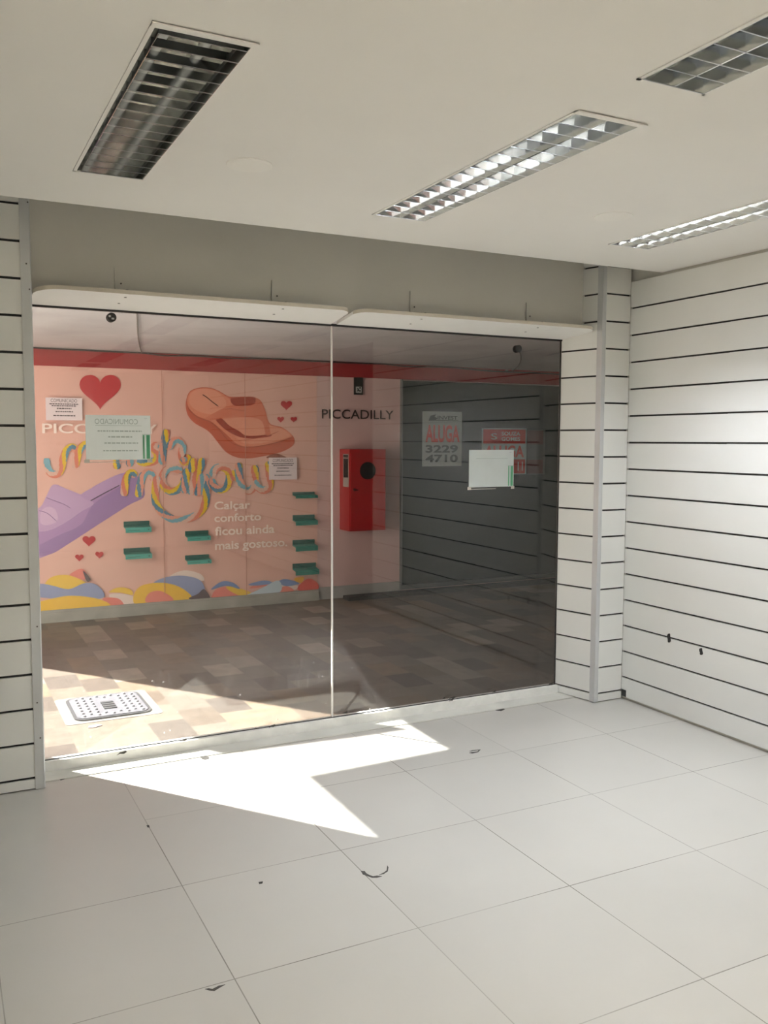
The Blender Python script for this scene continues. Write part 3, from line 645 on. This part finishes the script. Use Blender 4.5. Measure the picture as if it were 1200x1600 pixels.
flat('sweet_shape', '#54424c', [C3((640,205),(680,185),(706,165),(732,205),(690,212)), C3((190,86),(222,122),(206,132))])
flat('sweet_shape', '#e8a93e', [C3((1092,118),(1130,113),(1122,138),(1096,132))])
flat('panel_joint', '#c48d80', [[(252,577),(253,577),(258,930),(257,930)], [(382,583),(383,583),(386,930),(385,930)]], smooth=False)

# teal clip-on shoe ledges
TEAL = mat('teal_plastic', '#167f74', .45, noise=.06); TEALD = mat('teal_shade', '#0e564e', .5); TEALL = mat('teal_front', '#46a59b', .45)
def ledge(px0, px1, py0, py1, label, front=TEALL):
    a = at(px0, py0, 1, MY-.002); b = at(px1, py1, 1, MY-.09); x0, x1 = a.x, at(px1-4, py0, 1, MY-.002).x; zt = a.z; zb = b.z
    t = thing('shoe_ledge', label, 'display ledge', ((x0+x1)/2, MY, (zt+zb)/2), 'teal shoe ledges on the mural')
    h = zt-zb
    MB().box(x0, x1, MY-.012, MY-.001, zt-h*.55, zt).build('back_plate', TEALD, t)
    MB().add([(x0, MY-.012, zt-h*.42), (x1, MY-.012, zt-h*.42), (x1, MY-.085, zt-h*.56), (x0, MY-.085, zt-h*.56), (x0, MY-.012, zt-h*.54), (x1, MY-.012, zt-h*.54), (x1, MY-.085, zt-h*.66), (x0, MY-.085, zt-h*.66)],
             [(0,1,2,3),(7,6,5,4),(0,3,7,4),(1,5,6,2)]).build('tray', TEAL, t)
    fp = MB().box(x0, x1, MY-.094, MY-.085, zb, zt-h*.52).build('front_lip', front, t)
    m = MB().box(x0+.02, x0+(x1-x0)*.55, MY-.0952, MY-.094, zb+h*.2, zb+h*.25).cyl((x1-.025, MY-.094, zb+h*.25), (0, -1, 0), .007, .003, 12)
    part(m.build('printed_mark', TEALD, fp), 'dark print on the lip')
for p, lb in (((193,237,815,831), 'teal shoe ledge left of the candy swash, upper of the two'), ((193,238,857,872), 'teal shoe ledge at the left, lower of the two'),
              ((289,329,830,844), 'teal shoe ledge beside the slogan, upper of the two'), ((289,330,868,880), 'teal shoe ledge beside the slogan, lower of the two')):
    ledge(*p, lb)
for p, lb in (((457,495,769,778), 'topmost teal shoe ledge of the right-hand column of four'), ((457,495,805,820), 'second teal shoe ledge from the top of the right-hand column'),
              ((457,495,844,860), 'third teal shoe ledge from the top of the right-hand column'), ((457,497,881,897), 'lowest teal shoe ledge of the right-hand column of four')):
    ledge(*p, lb, TEAL)

# notices pasted outside
PW = mat('pasted_paper', '#ead9de', .7); INK = mat('ink', '#45383f', .8)
def pasted(px0, px1, py0, py1, label):
    y = MY-.034; a = at(px0, py0, 1, y); b = at(px1, py1, 1, y)
    t = thing('pasted_notice', label, 'notice', ((a.x+b.x)/2, y, (a.z+b.z)/2), 'notices pasted on the mural')
    MB().box(a.x, b.x, y-.0006, y, b.z, a.z).build('sheet', PW, t)
    W, H = b.x-a.x, a.z-b.z; s = MB()
    add_text('COMUNICADO', s, (a.x+W*.14, y-.001, b.z+H*.80), (1, 0, 0), (0, 0, 1), .028, W*.72)
    for v, u0, u1 in ((.70, .1, .9), (.62, .16, .84), (.5, .3, .7), (.36, .26, .74), (.18, .2, .8)):
        u = u0
        while u < u1:
            q = random.uniform(.03, .08); s.box(a.x+W*u, a.x+W*min(u+q, u1), y-.0012, y-.0008, b.z+H*v, b.z+H*v+.009); u += q+.015
    part(s.build('print', INK, t), 'small dark print')
pasted(71, 129, 621, 657, 'pinkish printed notice beside the big red heart')
pasted(420, 464, 715, 749, 'pinkish printed notice below the coral flip-flop')

# PICCADILLY fascia letters on plain wall
DK = mat('brown_letters', '#2f1b1a', .5)
o = MB(); y = WY-.012; a = at(503, 654, 1, y); c = at(615, 653, 1, y)
add_text('PICCADILLY', o, (a.x, y, a.z), (1, 0, 0), (0, 0, 1), at(503, 639.5, 1, y).z-a.z, c.x-a.x, bold=.008)
n0 = len(o.v); o.v += [(v[0], v[1]+.012, v[2]) for v in o.v[:n0]]
tag(o.build('wall_lettering', DK, loc=(a.x, y, a.z)), 'dark brown PICCADILLY lettering on the plain wall right of the mural', 'sign')

# small black sign
y = WY-.02; a = at(554, 589, 1, y); b = at(567, 617, 1, y)
t = thing('wall_sign', 'small black upright sign with a white square under the red band', 'sign', ((a.x+b.x)/2, y, (a.z+b.z)/2))
MB().box(a.x, b.x, y, WY, b.z, a.z).build('plate', BLACK, t)
p0 = at(556, 604, 1, y); p1 = at(565, 614, 1, y); W = p1.x-p0.x; s = MB().box(p0.x, p1.x, y-.001, y, p1.z, p0.z)
s.build('white_square', mat('sign_white', '#c9c6c2', .6), t)
s = MB().prism([(p0.x+W*u, y-.0012, p1.z+W*v) for u, v in ((.15,.2),(.5,.25),(.8,.15),(.85,.45),(.55,.45),(.45,.7),(.2,.75),(.3,.5))], (0,0,0), (0,-.0006,0)).box(p0.x+W*.6, p0.x+W*.85, y-.0018, y-.001, p1.z+W*.65, p1.z+W*.9)
part(s.build('pictogram', BLACK, t), 'black pictogram')

# fire hose cabinet
FY = WY-.24; A = at(547, 702, 1, FY); B = at(603, 828, 1, FY); x0, x1, z0, z1 = A.x, B.x, B.z, A.z
CR = mat('cabinet_red', '#b02226', .35, noise=.06)
t = thing('fire_hose_cabinet', 'red wall-mounted fire hose cabinet with a round window and side sticker', 'fire cabinet', ((x0+x1)/2, FY+.12, z0))
MB().box(x0, x1, FY+.012, WY, z0, z1).build('body', CR, t)
d = MB().box(x0+.008, x1-.008, FY, FY+.014, z0+.008, z1-.035).build('door', CR, t)
cc = at(574.5, 735.5, 1, FY-.002)
part(MB().cyl((cc.x, FY-.001, cc.z), (0, -1, 0), .083, .006, 36).build('round_window', mat('cabinet_glass', (.015, .014, .014), .15), d), 'black round window')
hd = at(553.5, 765, 1, FY); part(MB().cyl((hd.x, FY, hd.z), (0, -1, 0), .012, .012, 14).box(hd.x-.008, hd.x+.034, FY-.018, FY-.010, hd.z-.012, hd.z+.002).build('handle', mat('handle_dark', '#4a0a0c', .4), d), 'dark red latch handle')
sx = x0-.0012; b1 = MB(); ya, yb = FY+.03, FY+.16
zz0, zz1 = at(540, 752, 0, sx).z, at(540, 706, 0, sx).z
st_ = MB().quad((sx, yb, z0+.42), (sx, ya, z0+.42), (sx, ya, z1-.045), (sx, yb, z1-.045)).build('sticker', mat('sticker_grey', '#a79d97', .6), t)
b1.quad((sx-.001, yb-.012, z1-.27), (sx-.001, ya+.012, z1-.27), (sx-.001, ya+.012, z1-.09), (sx-.001, yb-.012, z1-.09)).quad((sx-.001, yb-.012, z1-.078), (sx-.001, ya+.012, z1-.078), (sx-.001, ya+.012, z1-.055), (sx-.001, yb-.012, z1-.055))
part(b1.build('printed_block', BLACK, st_), 'dark printed block')

# posters on the dark glazing
PY_ = WY-.034
def poster(px0, px1, py0, py1, label):
    a = at(px0, py0, 1, PY_); b = at(px1, py1, 1, PY_)
    return thing('rental_poster', label, 'poster', ((a.x+b.x)/2, PY_, (a.z+b.z)/2), 'rental posters on the empty unit'), a.x, b.x, b.z, a.z
PG = mat('poster_grey', '#b4bcb9', .6, noise=.06); PR = mat('poster_red', '#d23a2f', .5); PN = mat('poster_ink', '#2e3a3c', .6)
t, x0, x1, z0, z1 = poster(660, 721, 642.5, 728, 'white rental poster with red ALUGA over black phone number')
MB().box(x0, x1, PY_-.001, PY_, z0, z1).build('sheet', PG, t); W, H = x1-x0, z1-z0; yy = PY_-.0025
s = MB(); add_text('INVEST', s, (x0+W*.38, yy, z0+H*.855), (1, 0, 0), (0, 0, 1), H*.065, W*.5, bold=.02)
s.prism([(x0+W*u, yy, z0+H*v) for u, v in ((.15,.83),(.2,.92),(.34,.95),(.30,.90),(.38,.88),(.34,.85),(.9,.845),(.9,.835),(.3,.835))], (0,0,0), (0,.0005,0))
add_text('3229', s, (x0+W*.08, yy, z0+H*.245), (1, 0, 0), (0, 0, 1), H*.13, W*.82, bold=.03)
add_text('4710', s, (x0+W*.08, yy, z0+H*.07), (1, 0, 0), (0, 0, 1), H*.13, W*.82, bold=.03)
part(s.build('dark_print', PN, t), 'dark logo and phone number 3229 4710')
s = MB(); add_text('ALUGA', s, (x0+W*.08, yy, z0+H*.44), (1, 0, 0), (0, 0, 1), H*.29, W*.86, bold=.03)
part(s.build('red_print', PR, t), 'red word ALUGA')
t, x0, x1, z0, z1 = poster(753, 822, 669, 741, 'red and white rental poster partly behind the small notice')
W, H = x1-x0, z1-z0
MB().box(x0, x1, PY_-.001, PY_, z0, z1).build('sheet', PG, t)
s = MB().box(x0+W*.03, x1-W*.03, PY_-.002, PY_-.001, z0+H*.67, z1-.01).box(x0+W*.03, x1-W*.03, PY_-.002, PY_-.001, z0+.01, z0+H*.33)
part(s.build('red_block', PR, t), 'red printed blocks')
s = MB(); yy = PY_-.0032
add_text('S', s, (x0+W*.2, yy, z0+H*.76), (1, 0, 0), (0, 0, 1), H*.13, W*.13)
add_text('SOUZA', s, (x0+W*.43, yy, z0+H*.845), (1, 0, 0), (0, 0, 1), H*.08, W*.42, bold=.02); add_text('GOMES', s, (x0+W*.43, yy, z0+H*.73), (1, 0, 0), (0, 0, 1), H*.08, W*.42, bold=.02)
add_text('11', s, (x0+W*.80, yy, z0+H*.08), (1, 0, 0), (0, 0, 1), H*.19, W*.12, bold=.02)
part(s.build('white_print', mat('poster_white', '#dcdcd8', .6), t), 'white lettering')
s = MB(); add_text('ALUGA', s, (x0+W*.06, yy, z0+H*.37), (1, 0, 0), (0, 0, 1), H*.24, W*.88, bold=.03); part(s.build('red_print', PR, t), 'red word ALUGA')
t, x0, x1, z0, z1 = poster(824, 851, 671, 741, 'dim double reflection of the red and white poster, built as a sheet on the dark glazing')  # sheet coloured as the dim second reflection of the poster beside it
W, H = x1-x0, z1-z0
MB().box(x0, x1, PY_-.001, PY_, z0, z1).build('sheet', mat('poster_ghost', '#4a4745', .6), t)
s = MB().box(x0, x1-W*.12, PY_-.002, PY_-.001, z0+H*.67, z1-.01).box(x0, x1-W*.12, PY_-.002, PY_-.001, z0+.01, z0+H*.33)
part(s.build('red_block', mat('poster_red_ghost', '#5a2725', .6), t), 'dim red blocks of the reflected poster')

# cables along the gallery
CB = mat('cable_black', (.03, .03, .03), .5); CBW = mat('cable_grey', (.22, .22, .22), .5)
def low(pts):
    P = smooth_pts(pts, False, 5)
    for p in P: p.z = min(p.z, 2.28)
    return P
def wallp(pts, y): return smooth_pts([at(px, py, 1, y) for px, py in pts], False, 4)
o = MB().tube(wallp([(20,540),(60,544),(120,547),(180,550),(225,552),(260,556),(300,556),(360,560),(430,561),(480,564),(540,567),(600,569),(640,573),(700,574),(770,580),(860,584),(900,588)], WY-.03), .006)
tag(o.build('cable', CB, loc=at(480, 564, 1, WY-.03)), 'thin black cable lying along the top of the red band', 'cable')
o = MB().tube(low([at(214, 486, 2, 2.279), at(215, 515, 2, 2.279), at(217, 535, 2, 2.279), at(222, 546, 1, WY-.05), at(232, 551, 1, WY-.04)]), .005)
tag(o.build('cable', CBW, loc=at(214, 510, 2, 2.279)), 'grey cable hanging off the gallery ceiling at the left', 'cable')
o = MB().tube(low([at(811, 548, 2, 2.279), at(814, 556, 2, 2.279), at(812, 568, 2, 2.279), at(802, 577, 1, WY-.05), at(790, 579, 1, WY-.04)]), .006)
tag(o.build('cable', CBW, loc=at(812, 560, 2, 2.279)), 'grey cable looping down from the right glass clamp', 'cable')

# manhole cover
mh = thing('manhole_cover', 'grey rounded-square metal inspection cover with raised studs on sunlit stone floor', 'manhole cover', (.86, 5.22, 0))
mx0, mx1, my0, my1 = .655, 1.075, 5.0, 5.455
def rr(x0, x1, y0, y1, r, z, n=6):
    out = []
    for cx, cy, a0 in ((x1-r, y1-r, 0), (x0+r, y1-r, 90), (x0+r, y0+r, 180), (x1-r, y0+r, 270)):
        for k in range(n+1): a = math.radians(a0+90*k/n); out.append(Vector((cx+r*math.cos(a), cy+r*math.sin(a), z)))
    return out
IRON = mat('cast_iron', (.17, .17, .19), .5, metal=.2, noise=.15, nscale=25); IROND = mat('cast_iron_rim', (.06, .06, .065), .5, metal=.2)
MB().prism(rr(mx0, mx1, my0, my1, .06, 0), (0, 0, -.001), (0, 0, .008)).build('rim', IROND, mh)
MB().prism(rr(mx0-.055, mx1+.05, my0-.04, my1+.035, .03, 0), (0, 0, -.001), (0, 0, .001)).build('surround', mat('cement', (.19, .175, .155), .8, noise=.15), mh)
MB().prism(rr(mx0+.018, mx1-.018, my0+.018, my1-.018, .045, 0), (0, 0, 0), (0, 0, .011)).build('plate', IRON, mh)
STUD = mat('stud_worn', (.30, .30, .33), .45, metal=.2)
for i in range(9):
    for j in range(7):
        x, y = mx0+.05+(mx1-mx0-.10)*i/8, my0+.06+(my1-my0-.12)*(j+(.25 if i % 2 else -.2))/6
        if abs(x-.865) < .05 and abs(y-5.23) < .13 or y > my1-.04 or y < my0+.035: continue
        MB().cyl((x, y, .010), (0, 0, 1), .015, .008, 10, r2=.008).build('stud', STUD, mh)
for k in range(4): MB().box(.83, .90, 5.14+.04*k, 5.165+.04*k, .011, .016).build('raised_bar', IROND, mh)
t = MB().prism([(.70,4.87,0), (.735,4.865,0), (.775,4.885,0), (.75,4.90,0), (.71,4.895,0)], (0, 0, 0), (0, 0, .004)).build('paper_scrap', PW, loc=(.73, 4.88, 0)); tag(t, 'scrap of white paper on the sunlit stone in front of the inspection cover', 'litter')

for ob in bpy.data.objects:
    if '_w' in ob: del ob['_w']
